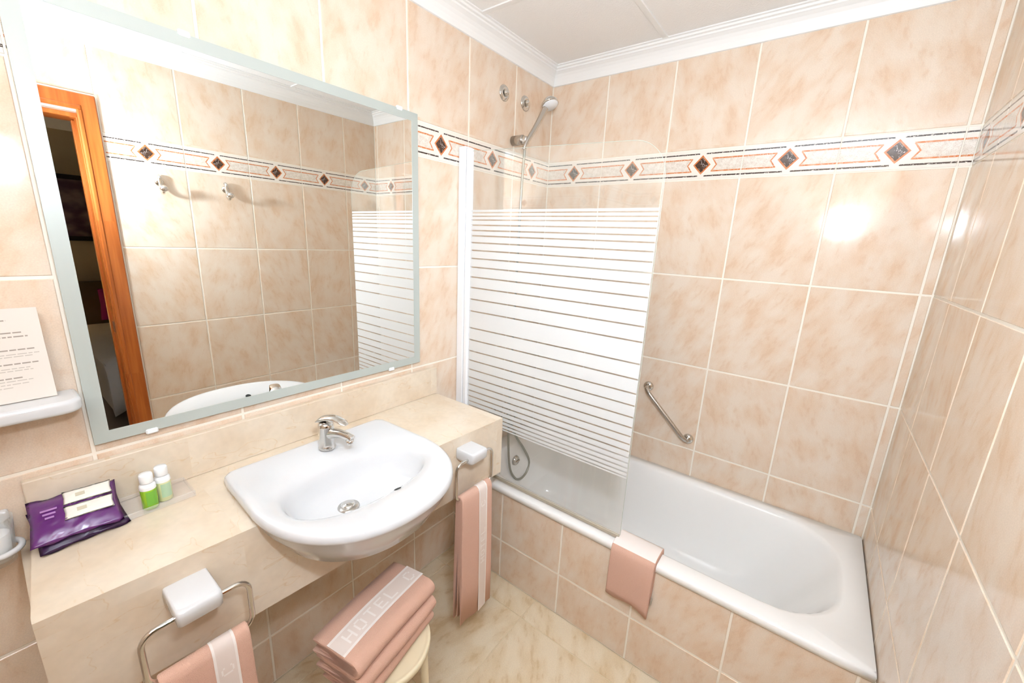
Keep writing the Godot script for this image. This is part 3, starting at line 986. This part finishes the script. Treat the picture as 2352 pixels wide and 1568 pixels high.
func build_vanity() -> void:
	var van := thing("vanity_counter", "cream stone vanity counter with upstand under the mirror", "vanity counter")
	var zs := 1.517      # basin axis
	var z0 := 0.878
	var z1 := 2.150
	# worktop with the basin notch open at the front
	var poly := PackedVector2Array([Vector2(0.0, z0), Vector2(front_x(z0) - 0.02, z0)])
	var notch := []
	for k in 49:
		var a := -PI / 2 - 0.0 + 0.0 + (PI * 2.0) * k / 48.0
		var d := sink_outer(a, -0.016)
		var p := Vector2(0.40 + d * cos(a), d * sin(a) + zs)
		if p.x < front_x(p.y) - 0.021:
			notch.append(p)
	notch.sort_custom(func(p, q): return atan2(p.y - zs, 0.40 - p.x) < atan2(q.y - zs, 0.40 - q.x))
	var na: float = notch[0].y
	var nb: float = notch[-1].y
	poly.append(Vector2(front_x(na) - 0.02, na))
	for p in notch:
		poly.append(p)
	poly.append(Vector2(front_x(nb) - 0.02, nb))
	poly.append(Vector2(front_x(z1) - 0.02, z1))
	poly.append(Vector2(0.0, 2.126))
	part(van, "worktop", extrude(poly, TOP - 0.022, TOP, func(a, b, h): return Vector3(a, h, b)), M.stone)
	# front panel, cut out round the basin
	var y_bot := 0.698
	var fp := PackedVector2Array([Vector2(z0, y_bot), Vector2(z1, y_bot), Vector2(z1, TOP)])
	var cut := [[0.254, 0.0], [0.251, -0.022], [0.230, -0.050], [0.205, -0.080], [0.168, -0.100], [0.120, -0.108]]
	for c in cut:
		fp.append(Vector2(zs + c[0], TOP + c[1]))
	cut.reverse()
	for c in cut:
		fp.append(Vector2(zs - c[0], TOP + c[1]))
	fp.append(Vector2(z0, TOP))
	part(van, "front_panel", extrude(fp, -0.020, 0.0, func(a, b, h): return Vector3(front_x(a) + h, b, a)), M.stone)
	for z in [z0 + 0.010, z1 - 0.010]:
		part(van, "side_panel", cbox(Vector3(front_x(z) - 0.024, TOP - 0.024 - y_bot, 0.018), 0.001), M.stone, Vector3((front_x(z) - 0.022) / 2, (TOP - 0.023 + y_bot) / 2, z))
	part(van, "upstand", cbox(Vector3(0.020, 0.128, 2.123 - 0.872), 0.002), M.stone, Vector3(0.0105, TOP + 0.064, (2.123 + 0.872) / 2))

	# wash basin
	var sink := thing("washbasin", "white half-round ceramic washbasin let into the counter", "washbasin", Vector3(0.40, TOP, zs))
	var n := 96
	var ring := func(f: Callable, y: float) -> PackedVector3Array:
		var p := PackedVector3Array()
		for k in n:
			var a := TAU * k / n
			var d: float = f.call(a)
			p.append(Vector3(d * cos(a), y, d * sin(a)))
		return p
	# the whole rim lies a little above the counter
	var up := 0.036
	var low := func(s: float) -> Callable:
		return func(a: float) -> float: return sink_outer(a, 0.0) * s
	var rings := []
	rings.append(ring.call(func(a): return sink_outer(a, -0.05) * 0.62, -0.114))
	rings.append(ring.call(func(a): return sink_outer(a, -0.04) * 0.77, -0.107))
	rings.append(ring.call(func(a): return sink_outer(a, -0.03) * 0.885, -0.086))
	rings.append(ring.call(func(a): return sink_outer(a, -0.024) * 0.945, -0.050))
	rings.append(ring.call(func(a): return sink_outer(a, -0.017), -0.022))
	rings.append(ring.call(func(a): return sink_outer(a, -0.009), 0.001))
	rings.append(ring.call(func(a): return sink_outer(a, -0.002), 0.009))
	rings.append(ring.call(func(a): return sink_outer(a, 0.001), 0.016))
	rings.append(ring.call(func(a): return sink_outer(a, -0.002), up - 0.005))
	rings.append(ring.call(func(a): return sink_outer(a, -0.008), up - 0.001))
	rings.append(ring.call(func(a): return sink_outer(a, -0.016), up))
	rings.append(ring.call(func(a): return sink_outer(a, -0.026), up - 0.001))
	var blend := func(s: float, f: float) -> Callable:
		return func(a: float) -> float: return lerpf(sink_outer(a, -0.03), sink_bowl(a, f), s)
	rings.append(ring.call(blend.call(0.25, 1.06), up - 0.004))
	rings.append(ring.call(blend.call(0.55, 1.05), up - 0.009))
	rings.append(ring.call(blend.call(0.82, 1.03), up - 0.016))
	rings.append(ring.call(blend.call(0.95, 1.01), up - 0.025))
	rings.append(ring.call(blend.call(1.0, 0.985), up - 0.040))
	rings.append(ring.call(blend.call(1.0, 0.94), up - 0.060))
	rings.append(ring.call(blend.call(1.0, 0.87), up - 0.090))
	rings.append(ring.call(blend.call(1.0, 0.74), up - 0.112))
	rings.append(ring.call(blend.call(1.0, 0.52), up - 0.124))
	rings.append(ring.call(blend.call(1.0, 0.25), up - 0.129))
	part(sink, "bowl", loft(rings, true, true), M.ceramic)
	var dr := part(sink, "drain", lathe([[0.0, 0.004], [0.018, 0.004], [0.026, 0.003], [0.032, 0.0], [0.033, -0.004], [0.0, -0.004]], 32), M.satin_chrome, Vector3(-0.044, up - 0.126, 0.018))
	part(dr, "plug", lathe([[0.0, 0.011], [0.016, 0.010], [0.021, 0.007], [0.022, 0.003], [0.0, 0.003]], 28), M.chrome)
	part(sink, "overflow_hole", lathe([[0.0, 0.001], [0.0095, 0.001], [0.0105, 0.0], [0.0, -0.002]], 20), M.dark_hole, Vector3(0.1265, up - 0.0190, -0.036), Basis(Vector3(0, 0, 1), deg_to_rad(28)), "round dark overflow hole")

	# mixer tap
	var tap := thing("basin_mixer", "chrome single-lever mixer tap standing on the washbasin", "tap", Vector3(0.192, TOP + up - 0.003, zs - 0.014))
	tap.rotation.y = deg_to_rad(18)
	part(tap, "body", lathe([[0.0, 0.0], [0.026, 0.0], [0.027, 0.003], [0.0245, 0.008], [0.0235, 0.030], [0.0235, 0.058], [0.0245, 0.075], [0.0235, 0.084], [0.018, 0.090], [0.0, 0.091]], 32), M.chrome)
	var sp := curve([Vector3(0.0, 0.046, 0), Vector3(0.03, 0.057, 0), Vector3(0.060, 0.060, 0), Vector3(0.088, 0.056, 0), Vector3(0.102, 0.051, 0)], 0.008)
	var sr := []
	for i in sp.size():
		sr.append(lerpf(0.019, 0.0125, clampf(float(i) / sp.size() * 1.5, 0.0, 1.0)))
	part(tap, "spout", tube(sp, sr, 18), M.chrome)
	part(tap, "aerator", lathe([[0.0, 0.0], [0.010, 0.0], [0.0115, 0.002], [0.0115, 0.016], [0.0, 0.016]], 18), M.chrome, Vector3(0.094, 0.032, 0), Basis(Vector3(0, 0, 1), 0.15))
	# lever: a flat curved paddle
	var lev := []
	for k in 12:
		var t := k / 11.0
		var w := 0.0225 * (1.0 - 0.35 * t) * (1.0 if t < 0.92 else 0.6)
		var c := Vector3(-0.022 + 0.105 * t, 0.086 + 0.030 * sin(t * 2.1 + 0.25) - 0.012 * t, 0)
		var h := lerpf(0.011, 0.004, t) * (0.4 if k == 0 or k == 11 else 1.0)
		var r := PackedVector3Array()
		for j in 16:
			var a := TAU * j / 16
			r.append(c + Vector3(0, sin(a) * h, cos(a) * w))
		lev.append(r)
	part(tap, "lever", loft(lev, true, true), M.chrome)

	# towel rings on the front panel, each with a towel
	ring_and_towel(1.093, 0.470, 0.882, 0.738, "towel ring at the bath end of the counter front", "pink hand towel hanging on the ring next to the bath", 0.182, 1)
	ring_and_towel(1.935, 0.442, 0.872, 0.745, "towel ring at the counter end away from the bath", "pink hand towel hanging on the ring nearest the camera, cut by the frame", 0.20, 2)

func ring_and_towel(z: float, x: float, y1: float, y0: float, label: String, towel_label: String, y_end: float, k: int) -> void:
	var wall := front_x(z)
	var t := thing("towel_ring", "chrome and ceramic " + label, "towel ring", Vector3(wall, y1, z), "towel rings on the vanity front")
	# ceramic block, deeper at the bottom edge
	var dep := x - wall + 0.028
	var st := []
	for e in [[-0.024, 0.72, 0.80], [-0.022, 0.86, 0.92], [-0.012, 0.97, 0.98], [0.010, 1.0, 1.0], [0.019, 0.99, 0.98], [0.0225, 0.95, 0.94], [0.0232, 0.88, 0.88]]:
		var r := PackedVector3Array()
		for c in [[1, 1], [0, 1], [0, -1], [1, -1]]:
			for j in 5:
				var a: float = {"11": 0.0, "01": 90.0, "0-1": 180.0, "1-1": 270.0}["%d%d" % [c[0], c[1]]]
				a = deg_to_rad(a + 90.0 * j / 4.0)
				var rad := 0.010 if c[0] == 1 else 0.001
				var hx: float = dep * e[1]
				var hz: float = 0.041 * e[2]
				r.append(Vector3((hx - rad if c[0] == 1 else rad) + rad * cos(a), e[0], c[1] * (hz - rad) + rad * sin(a)))
		st.append(r)
	part(t, "block", loft(st, true, true), M.ceramic, Vector3(0, 0.004, 0))
	var path := []
	var hw := 0.096
	var yy0 := y0 - y1
	var rr := 0.028
	for c in [[hw - rr, -rr, 0.0], [-hw + rr, -rr, 90.0], [-hw + rr, yy0 + rr, 180.0], [hw - rr, yy0 + rr, 270.0]]:
		for j in 7:
			var a: float = deg_to_rad(c[2] + 90.0 * j / 6.0)
			var q := Vector2(c[0] + rr * cos(a), c[1] + rr * sin(a))
			path.append(Vector3(x - wall, q.y, q.x))
	part(t, "ring", tube(path, 0.0058, 12, true), M.chrome)
	# towel folded lengthwise and hung over the lower bar
	var tw := thing("hand_towel", towel_label, "towel", Vector3(x, y0, z), "pink hand towels on the rings")
	var p := []
	var long := y0 - y_end
	for q in [[-0.016, -long * 0.96], [-0.017, -long * 0.7], [-0.016, -long * 0.4], [-0.0145, -long * 0.15], [-0.0135, -0.02], [-0.010, 0.0], [-0.004, 0.0105], [0.003, 0.0115], [0.010, 0.006], [0.014, -0.008], [0.0155, -long * 0.15], [0.019, -long * 0.4], [0.021, -long * 0.7], [0.022, -long * 0.98]]:
		p.append(Vector2(q[0], q[1]))
	var to := func(a: float, b: float, s: float) -> Vector3:
		var down := clampf(-b / long, 0.0, 1.0)
		return Vector3(a + 0.0035 * sin(s * 60.0 + k) * down, b + 0.004 * sin(s * 40.0) * down, s * (1.0 + 0.05 * down))
	part(tw, "cloth", ribbon(p, 0.011, -0.082, 0.082, 16, to), M.towel)
	var back := []
	for q in [[0.002, -long * 0.93], [0.001, -long * 0.5], [0.0, -0.02]]:
		back.append(Vector2(q[0], q[1]))
	part(tw, "inner_fold", ribbon(back, 0.016, -0.076, 0.080, 4, to), M.towel)
	# woven band runs along the towel, nearer its right edge
	var b0 := -0.052
	var b1 := -0.006
	var zone := p.slice(5)
	zone.reverse()
	part(tw, "band", strip(zone, 0.0064, b0, b1, to), band_print("ring_band_%d" % k, [["HOTEL", 470], ["C", 1010]], 1240), Vector3.ZERO, Basis.IDENTITY, "white woven band lettered HOTEL")

# ------------------------------------------------------------------ mirror
func build_mirror() -> void:
	var z0 := 0.970
	var z1 := 1.998
	var y0 := 1.121
	var y1 := 2.118
	var b := 0.030
	var t := thing("wall_mirror", "large rectangular mirror with frosted border above the washbasin", "mirror", Vector3(0, y0, z0))
	var w := z1 - z0
	var h := y1 - y0
	part(t, "backing", cbox(Vector3(0.010, h - 0.03, w - 0.03), 0.001), M.pane_edge, Vector3(0.0065, h / 2, w / 2))
	part(t, "mirror_glass", cbox(Vector3(0.005, h - 2 * b + 0.002, w - 2 * b + 0.002), 0.0), M.mirror, Vector3(0.0145, h / 2, w / 2))
	# mitred border strips
	var inner := [Vector2(b, b), Vector2(w - b, b), Vector2(w - b, h - b), Vector2(b, h - b)]
	var outer := [Vector2(0, 0), Vector2(w, 0), Vector2(w, h), Vector2(0, h)]
	for i in 4:
		var j := (i + 1) % 4
		part(t, "border_strip", extrude(PackedVector2Array([outer[i], outer[j], inner[j], inner[i]]), 0.0115, 0.0178, func(a, c, d): return Vector3(d, c, a)), M.frosted_border)
	for c in [[1.888, 0.0], [1.12, 0.0], [1.70, h], [1.055, h]]:
		part(t, "clip", cbox(Vector3(0.012, 0.014, 0.026), 0.003), M.white_plastic, Vector3(0.0155, c[1], c[0] - z0))

# ------------------------------------------------------------------ small things
func build_amenities() -> void:
	# clear tray
	var tr := thing("amenity_tray", "clear acrylic tray on the counter under packets and bottles", "tray", Vector3(0.078, TOP, 1.981))
	var hx := 0.050
	var hz := 0.140
	part(tr, "base", cbox(Vector3(2 * hx, 0.003, 2 * hz), 0.0008), M.acrylic, Vector3(0, 0.0018, 0))
	for s in [-1, 1]:
		part(tr, "rim", cbox(Vector3(0.003, 0.013, 2 * hz), 0.0008), M.acrylic, Vector3(s * (hx - 0.0015), 0.0100, 0))
		part(tr, "rim", cbox(Vector3(2 * hx - 0.007, 0.013, 0.003), 0.0008), M.acrylic, Vector3(0, 0.0100, s * (hz - 0.0015)))
	# purple packets
	var lean := Basis(Vector3(0, 0, 1), deg_to_rad(-24))
	var lab := ["lower dark purple packet lying in the clear tray", "upper glossy purple packet leaning on the upstand, sachets on it"]
	for k in 2:
		var pk := thing("packet", lab[k], "packet", Vector3(0.088 - 0.002 * k, TOP + 0.030 + 0.020 * k, 2.052 + 0.004 * k), "purple packets in the tray")
		var turn := Basis(Vector3.UP, deg_to_rad([3.0, -4.0][k])) * lean
		part(pk, "film", pillow(0.125 + 0.006 * k, 0.148, 0.026, 0.10, 5 + k), M.purple_dark if k == 0 else M.purple_film, Vector3.ZERO, turn)
		if k == 1:
			for row in 3:
				part(pk, "print", cbox(Vector3(0.005, 0.0006, 0.026 - row * 0.006), 0.0), M.packet_print, turn * Vector3(-0.018 + row * 0.011, 0.0134, 0.040), turn, "faint lilac print")
	var turn2 := Basis(Vector3.UP, deg_to_rad(-5)) * lean
	var sl := ["white paper sachet lying nearer the wall on the purple packet", "white paper sachet lying nearer the edge on the purple packet"]
	for k in 2:
		var sc := thing("sachet", sl[k], "sachet", Vector3(0.060 + 0.040 * k, TOP + 0.0775 - 0.0175 * k, 2.030 + 0.004 * k), "white sachets on the packet")
		part(sc, "paper", pillow(0.040, 0.082, 0.006, 0.12, 11 + k), M.sachet, Vector3.ZERO, turn2)
		part(sc, "print", cbox(Vector3(0.010, 0.0006, 0.016), 0.0), M.sachet_print, turn2 * Vector3(0, 0.0034, 0.012), turn2)
	# bottles
	for k in 2:
		var b := thing("toiletry_bottle", ["small bottle of green gel with white cap in the tray", "small bottle of pale gel with mint label behind the green one"][k], "bottle", [Vector3(0.104, TOP + 0.0035, 1.930), Vector3(0.088, TOP + 0.0035, 1.897)][k], "small toiletry bottles in the tray")
		var s := 1.0
		part(b, "body", lathe([[0.0, 0.0], [0.0150, 0.0], [0.0165, 0.002], [0.0165, 0.058], [0.0155, 0.063], [0.0085, 0.068], [0.0, 0.068]], 28), M.green_gel if k == 0 else M.pale_gel)
		part(b, "shoulder", lathe([[0.0167, 0.054], [0.0167, 0.060], [0.0158, 0.066], [0.009, 0.071], [0.0, 0.071]], 28), M.white_plastic)
		part(b, "cap", lathe([[0.0, 0.071], [0.0130, 0.071], [0.0138, 0.073], [0.0138, 0.092], [0.0125, 0.0955], [0.0, 0.096]], 28), M.white_plastic)
		# label: a patch wrapped on the front of the body
		var rings := []
		for y in [0.012, 0.050]:
			var r := PackedVector3Array()
			for j in 11:
				var a := deg_to_rad(-50.0 + 80.0 * j / 10.0)
				r.append(Vector3(cos(a) * 0.0168, y, sin(a) * 0.0168))
			rings.append(r)
		part(b, "label", loft(rings, false, false, false), M.green_label if k == 0 else M.mint_label)

	# ceramic shelf with the notice
	var sh := thing("ceramic_shelf", "white glazed ceramic shelf on the wall left of the mirror", "shelf", Vector3(0, 1.245, 2.145))
	part(sh, "slab", rounded_slab(0.104, 0.030, 0.276, 0.034, 0.009), M.ceramic, Vector3(0.053, 0.012, 0))
	var no := thing("notice", "printed paper notice standing on the ceramic shelf", "notice", Vector3(0.034, 1.275, 2.115))
	var im := Image.create(420, 600, false, Image.FORMAT_RGB8)
	im.fill(rgb(222, 213, 202))
	var ink := rgb(158, 146, 134)
	var lines := [[70, 250, 1], [84, 210, 0], [150, 300, 1], [176, 320, 1], [196, 180, 0], [260, 340, 1], [290, 350, 0], [305, 320, 0], [350, 340, 1], [380, 300, 0], [395, 310, 0], [440, 260, 1], [460, 300, 0], [480, 280, 0], [500, 220, 0]]
	for l in lines:
		var x := 40
		while x < 40 + l[1]:
			var wd := rng.randi_range(14, 40)
			im.fill_rect(Rect2i(x, l[0], mini(wd, 40 + l[1] - x), 8 if l[2] == 1 else 5), ink if l[2] == 1 else rgb(186, 176, 164))
			x += wd + 6
	var pm := mat("notice_print", Color.WHITE, 0.9)
	pm.albedo_texture = ImageTexture.create_from_image(im)
	part(no, "sheet", plate(0.150, 0.200, 0.0012, 0.0003, false, 0.0, 0.0, Vector2(0.150, 0.200)), pm, Vector3(0.0, 0.098, 0), Basis(Vector3.UP, PI / 2) * Basis(Vector3.RIGHT, deg_to_rad(-7)))

	# tumbler holder at the end of the counter
	var th := thing("tumbler_holder", "white ceramic tumbler holder on the wall beside the counter end", "holder", Vector3(0, 0.985, 2.178))
	part(th, "wall_plate", soft_block(Vector3(0.018, 0.075, 0.055), 0.006), M.ceramic, Vector3(0.011, 0, 0))
	part(th, "arm", soft_block(Vector3(0.05, 0.020, 0.030), 0.006), M.ceramic, Vector3(0.036, -0.018, 0))
	var hoop := []
	for j in 28:
		var a := TAU * j / 28
		hoop.append(Vector3(0.080 + 0.036 * cos(a), -0.018, 0.036 * sin(a)))
	part(th, "hoop", tube(hoop, 0.006, 10, true), M.ceramic)
	var gl := thing("tumbler", "clear glass tumbler standing in the ceramic holder", "glass", Vector3(0.080, 0.936, 2.178))
	part(gl, "glass", lathe([[0.0, 0.0], [0.024, 0.0], [0.026, 0.003], [0.0295, 0.05], [0.034, 0.105], [0.033, 0.1055], [0.0275, 0.05], [0.0235, 0.008], [0.0, 0.007]], 28), M.tumbler_glass)
	var br := thing("plastic_cup", "white plastic cup nested inside the glass tumbler", "cup", Vector3(0.080, 0.944, 2.178))
	part(br, "cup", lathe([[0.0, 0.0], [0.019, 0.0], [0.0205, 0.002], [0.0245, 0.06], [0.0238, 0.06], [0.0195, 0.004], [0.0, 0.003]], 24), M.white_plastic)

	# robe hooks on the door wall
	for hk in [[1.400, "chrome robe hook nearer the door, under the patterned border"], [1.080, "chrome robe hook farther from the door, under the patterned border"]]:
		var t := thing("robe_hook", hk[1], "hook", Vector3(ROOM_X, 1.878, hk[0]), "chrome robe hooks on the door wall")
		part(t, "plate", lathe([[0.0, 0.010], [0.012, 0.009], [0.020, 0.004], [0.021, 0.0], [0.0, 0.0]], 24), M.chrome, Vector3(-0.001, 0.012, 0), Basis(Vector3(0, 0, 1), PI / 2))
		part(t, "hook", tube(curve([Vector3(-0.006, 0.046, 0), Vector3(-0.018, 0.036, 0), Vector3(-0.021, 0.0, 0), Vector3(-0.030, -0.034, 0), Vector3(-0.048, -0.044, 0), Vector3(-0.064, -0.032, 0)], 0.004), 0.0095, 14), M.chrome)
		part(t, "knob", lathe([[0.0, -0.012], [0.012, -0.011], [0.020, -0.004], [0.020, 0.004], [0.013, 0.012], [0.0, 0.015]], 20), M.chrome, Vector3(-0.070, -0.022, 0), Basis(Vector3(0, 0, 1), 0.9))

func build_stool() -> void:
	var sy := 0.42
	var st := thing("stool", "round cream plastic stool under the counter with towels on it", "stool", Vector3(0.478, 0, 1.520))
	part(st, "seat", lathe([[0.0, sy - 0.012], [0.135, sy - 0.012], [0.144, sy - 0.020], [0.150, sy - 0.018], [0.1515, sy - 0.006], [0.150, sy + 0.002], [0.145, sy + 0.004], [0.140, sy + 0.001], [0.132, sy - 0.002], [0.0, sy - 0.002]], 48), M.cream_plastic)
	for k in 4:
		var a := deg_to_rad(-45.0 + 90.0 * k)
		var d := Vector3(cos(a), 0, sin(a))
		part(st, "leg", tube([d * 0.128 + Vector3(0, sy - 0.014, 0), d * 0.135 + Vector3(0, 0.2, 0), d * 0.142 + Vector3(0, 0.008, 0)], [0.0125, 0.0125, 0.0125], 14), M.cream_plastic)
		part(st, "foot", lathe([[0.0, 0.0], [0.015, 0.0], [0.016, 0.004], [0.015, 0.016], [0.0, 0.016]], 16), M.cream_plastic, d * 0.142)
	var turn := Basis(Vector3.UP, deg_to_rad(11))
	var y := sy + 0.002
	var spec := [[0.046, 0.300, 0.172, 0.004, "bottom folded pink towel of the stack on the stool"], [0.052, 0.315, 0.180, 0.006, "middle folded pink towel of the stack on the stool"], [0.058, 0.318, 0.178, 0.000, "top folded pink towel of the stack, lettered HOTEL"]]
	for k in 3:
		var h: float = spec[k][0]
		var l: float = spec[k][1]
		var w: float = spec[k][2]
		var t := thing("folded_towel", spec[k][4], "towel", Vector3(0.492 + spec[k][3], y, 1.535 - 0.004 * (2 - k)), "pink towels stacked on the stool")
		y += h + 0.0015
		var wrap := func(hh: float, ww: float, th: float, yb: float) -> Array:
			# U lying on its side: bottom, round front, top
			var p := []
			var r := (hh - th) / 2.0
			for i in 6:
				p.append(Vector2(lerpf(-ww / 2, ww / 2 - r - th / 2, i / 5.0), yb + th / 2))
			for i in range(1, 10):
				var a := -PI / 2 + PI * i / 10.0
				p.append(Vector2(ww / 2 - r - th / 2 + r * cos(a), yb + th / 2 + r + r * sin(a)))
			for i in 6:
				p.append(Vector2(lerpf(ww / 2 - r - th / 2, -ww / 2 + 0.004, i / 5.0), yb + hh - th / 2))
			return p
		var to := func(a: float, b: float, s: float) -> Vector3:
			return turn * Vector3(a + 0.003 * sin(s * 14.0 + k * 2.0), b * (1.0 + 0.03 * sin(s * 11.0 + k)) - 0.0035 * pow(absf(a) / 0.09, 2.0) * clampf(b / h - 0.4, 0.0, 1.0), s)
		var th := 0.0155
		var path: Array = wrap.call(h, w, th, 0.0)
		part(t, "outer_fold", ribbon(path, th, -l / 2, l / 2, 18, to, 0.006), M.towel)
		var hi := h - 2 * th - 0.001
		part(t, "inner_fold", ribbon(wrap.call(hi, w - 2 * th - 0.012, hi * 0.46, th + 0.0005), hi * 0.46, -l / 2 - 0.004, l / 2 - 0.003, 8, to, 0.004), M.towel)
		if k == 2:
			# woven band along the top
			var top := []
			for i in 9:
				top.append(Vector2(lerpf(-l / 2 + 0.0, l / 2 - 0.0, i / 8.0), 0.0))
			var put := func(a: float, b: float, s: float) -> Vector3:
				return to.call(s, h + b, -a)
			part(t, "band", strip(top, -0.0016, -0.030, 0.038, put, true), band_print("stack_band", [["HOTEL", 60], ["C", 480]], 560), Vector3.ZERO, Basis.IDENTITY, "white woven band lettered HOTEL")

# ------------------------------------------------------------------ flash
# the photographer's flash: its head points at the ceiling, a lit diffuser card in front faces the room
func build_flash(at: Vector3, aim: Basis, up_at: Vector3, tilt: Basis) -> void:
	var t := thing("camera_flash", "black photographic flash with diffuser on a stand behind the viewer", "flash")
	part(t, "card_back", cbox(Vector3(0.13, 0.09, 0.006), 0.002), M.flash_body, at + aim * Vector3(0, 0, 0.010), aim)
	part(t, "card_lamp", cbox(Vector3(0.12, 0.08, 0.004), 0.001), M.flash_lens, at + aim * Vector3(0, 0, 0.004), aim)
	part(t, "head", cbox(Vector3(0.13, 0.09, 0.08), 0.008), M.flash_body, up_at + tilt * Vector3(0, 0, 0.048), tilt)
	part(t, "head_lamp", cbox(Vector3(0.12, 0.08, 0.004), 0.001), M.flash_lens, up_at + tilt * Vector3(0, 0, 0.004), tilt)
	part(t, "arm", tube([at + aim * Vector3(0, 0, 0.012), Vector3(1.54, 1.92, 2.36), Vector3(1.54, 1.88, 2.45)], 0.008, 12), M.flash_body)
	part(t, "bracket", tube([up_at + tilt * Vector3(0, 0, 0.05), Vector3(1.54, 1.40, 2.45)], 0.010, 12), M.flash_body)
	part(t, "pole", tube([Vector3(1.54, 1.90, 2.45), Vector3(1.54, 0.10, 2.45)], 0.012, 12), M.flash_body)
	for k in 3:
		var a := TAU * k / 3.0 + 0.4
		part(t, "leg", tube([Vector3(1.54, 0.30, 2.45), Vector3(1.54 + 0.14 * cos(a), 0.008, 2.45 + 0.14 * sin(a))], 0.008, 10), M.flash_body)

# ------------------------------------------------------------------
func _ready() -> void:
	rng.seed = 20240
	# camera
	var cam := Camera3D.new()
	cam.name = "camera"
	var yaw := 0.644
	var pitch := -0.2405
	var roll := 0.0459
	cam.transform = Transform3D(Basis(Vector3.UP, yaw) * Basis(Vector3.RIGHT, pitch) * Basis(Vector3.BACK, roll), Vector3(1.3781, 1.6569, 2.1090))
	cam.fov = 80.05
	cam.near = 0.02
	cam.far = 30.0
	cam.current = true
	add_child(cam)
	# surroundings: no daylight reaches this inner room
	var we := WorldEnvironment.new()
	we.name = "environment"
	var env := Environment.new()
	env.background_mode = Environment.BG_COLOR
	env.background_color = Color.BLACK
	env.tonemap_mode = Environment.TONE_MAPPER_LINEAR
	env.tonemap_exposure = 1.34
	env.sdfgi_enabled = true
	env.ssao_enabled = true
	env.ssil_enabled = true
	we.environment = env
	add_child(we)
	# the flash, just above and in front of the camera
	var flash_at := Vector3(1.41, 1.90, 1.98)
	var aim := Basis(Vector3.UP, 0.42) * Basis(Vector3.RIGHT, 0.08)
	var up_at := Vector3(1.40, 1.45, 2.40)
	var tilt := Basis(Vector3.RIGHT, 1.62)
	var card := AreaLight3D.new()
	card.name = "flash_card_light"
	card.transform = Transform3D(aim, flash_at)
	card.area_size = Vector2(0.12, 0.08)
	card.light_energy = 1.85
	card.area_range = 12.0
	card.area_attenuation = 2.0
	var head := SpotLight3D.new()
	head.name = "flash_head_light"
	head.transform = Transform3D(tilt, up_at)
	head.light_size = 0.05
	head.light_energy = 11.0
	head.spot_angle = 44.0
	head.spot_angle_attenuation = 0.5
	head.spot_range = 12.0
	head.spot_attenuation = 2.0
	for fl in [card, head]:
		fl.light_color = rgb(222, 238, 255)
		fl.shadow_enabled = true
		add_child(fl)

	make_materials()
	build_room()
	build_bath()
	build_vanity()
	build_mirror()
	build_stool()
	build_amenities()
	build_bedroom()
	build_flash(flash_at, aim, up_at, tilt)
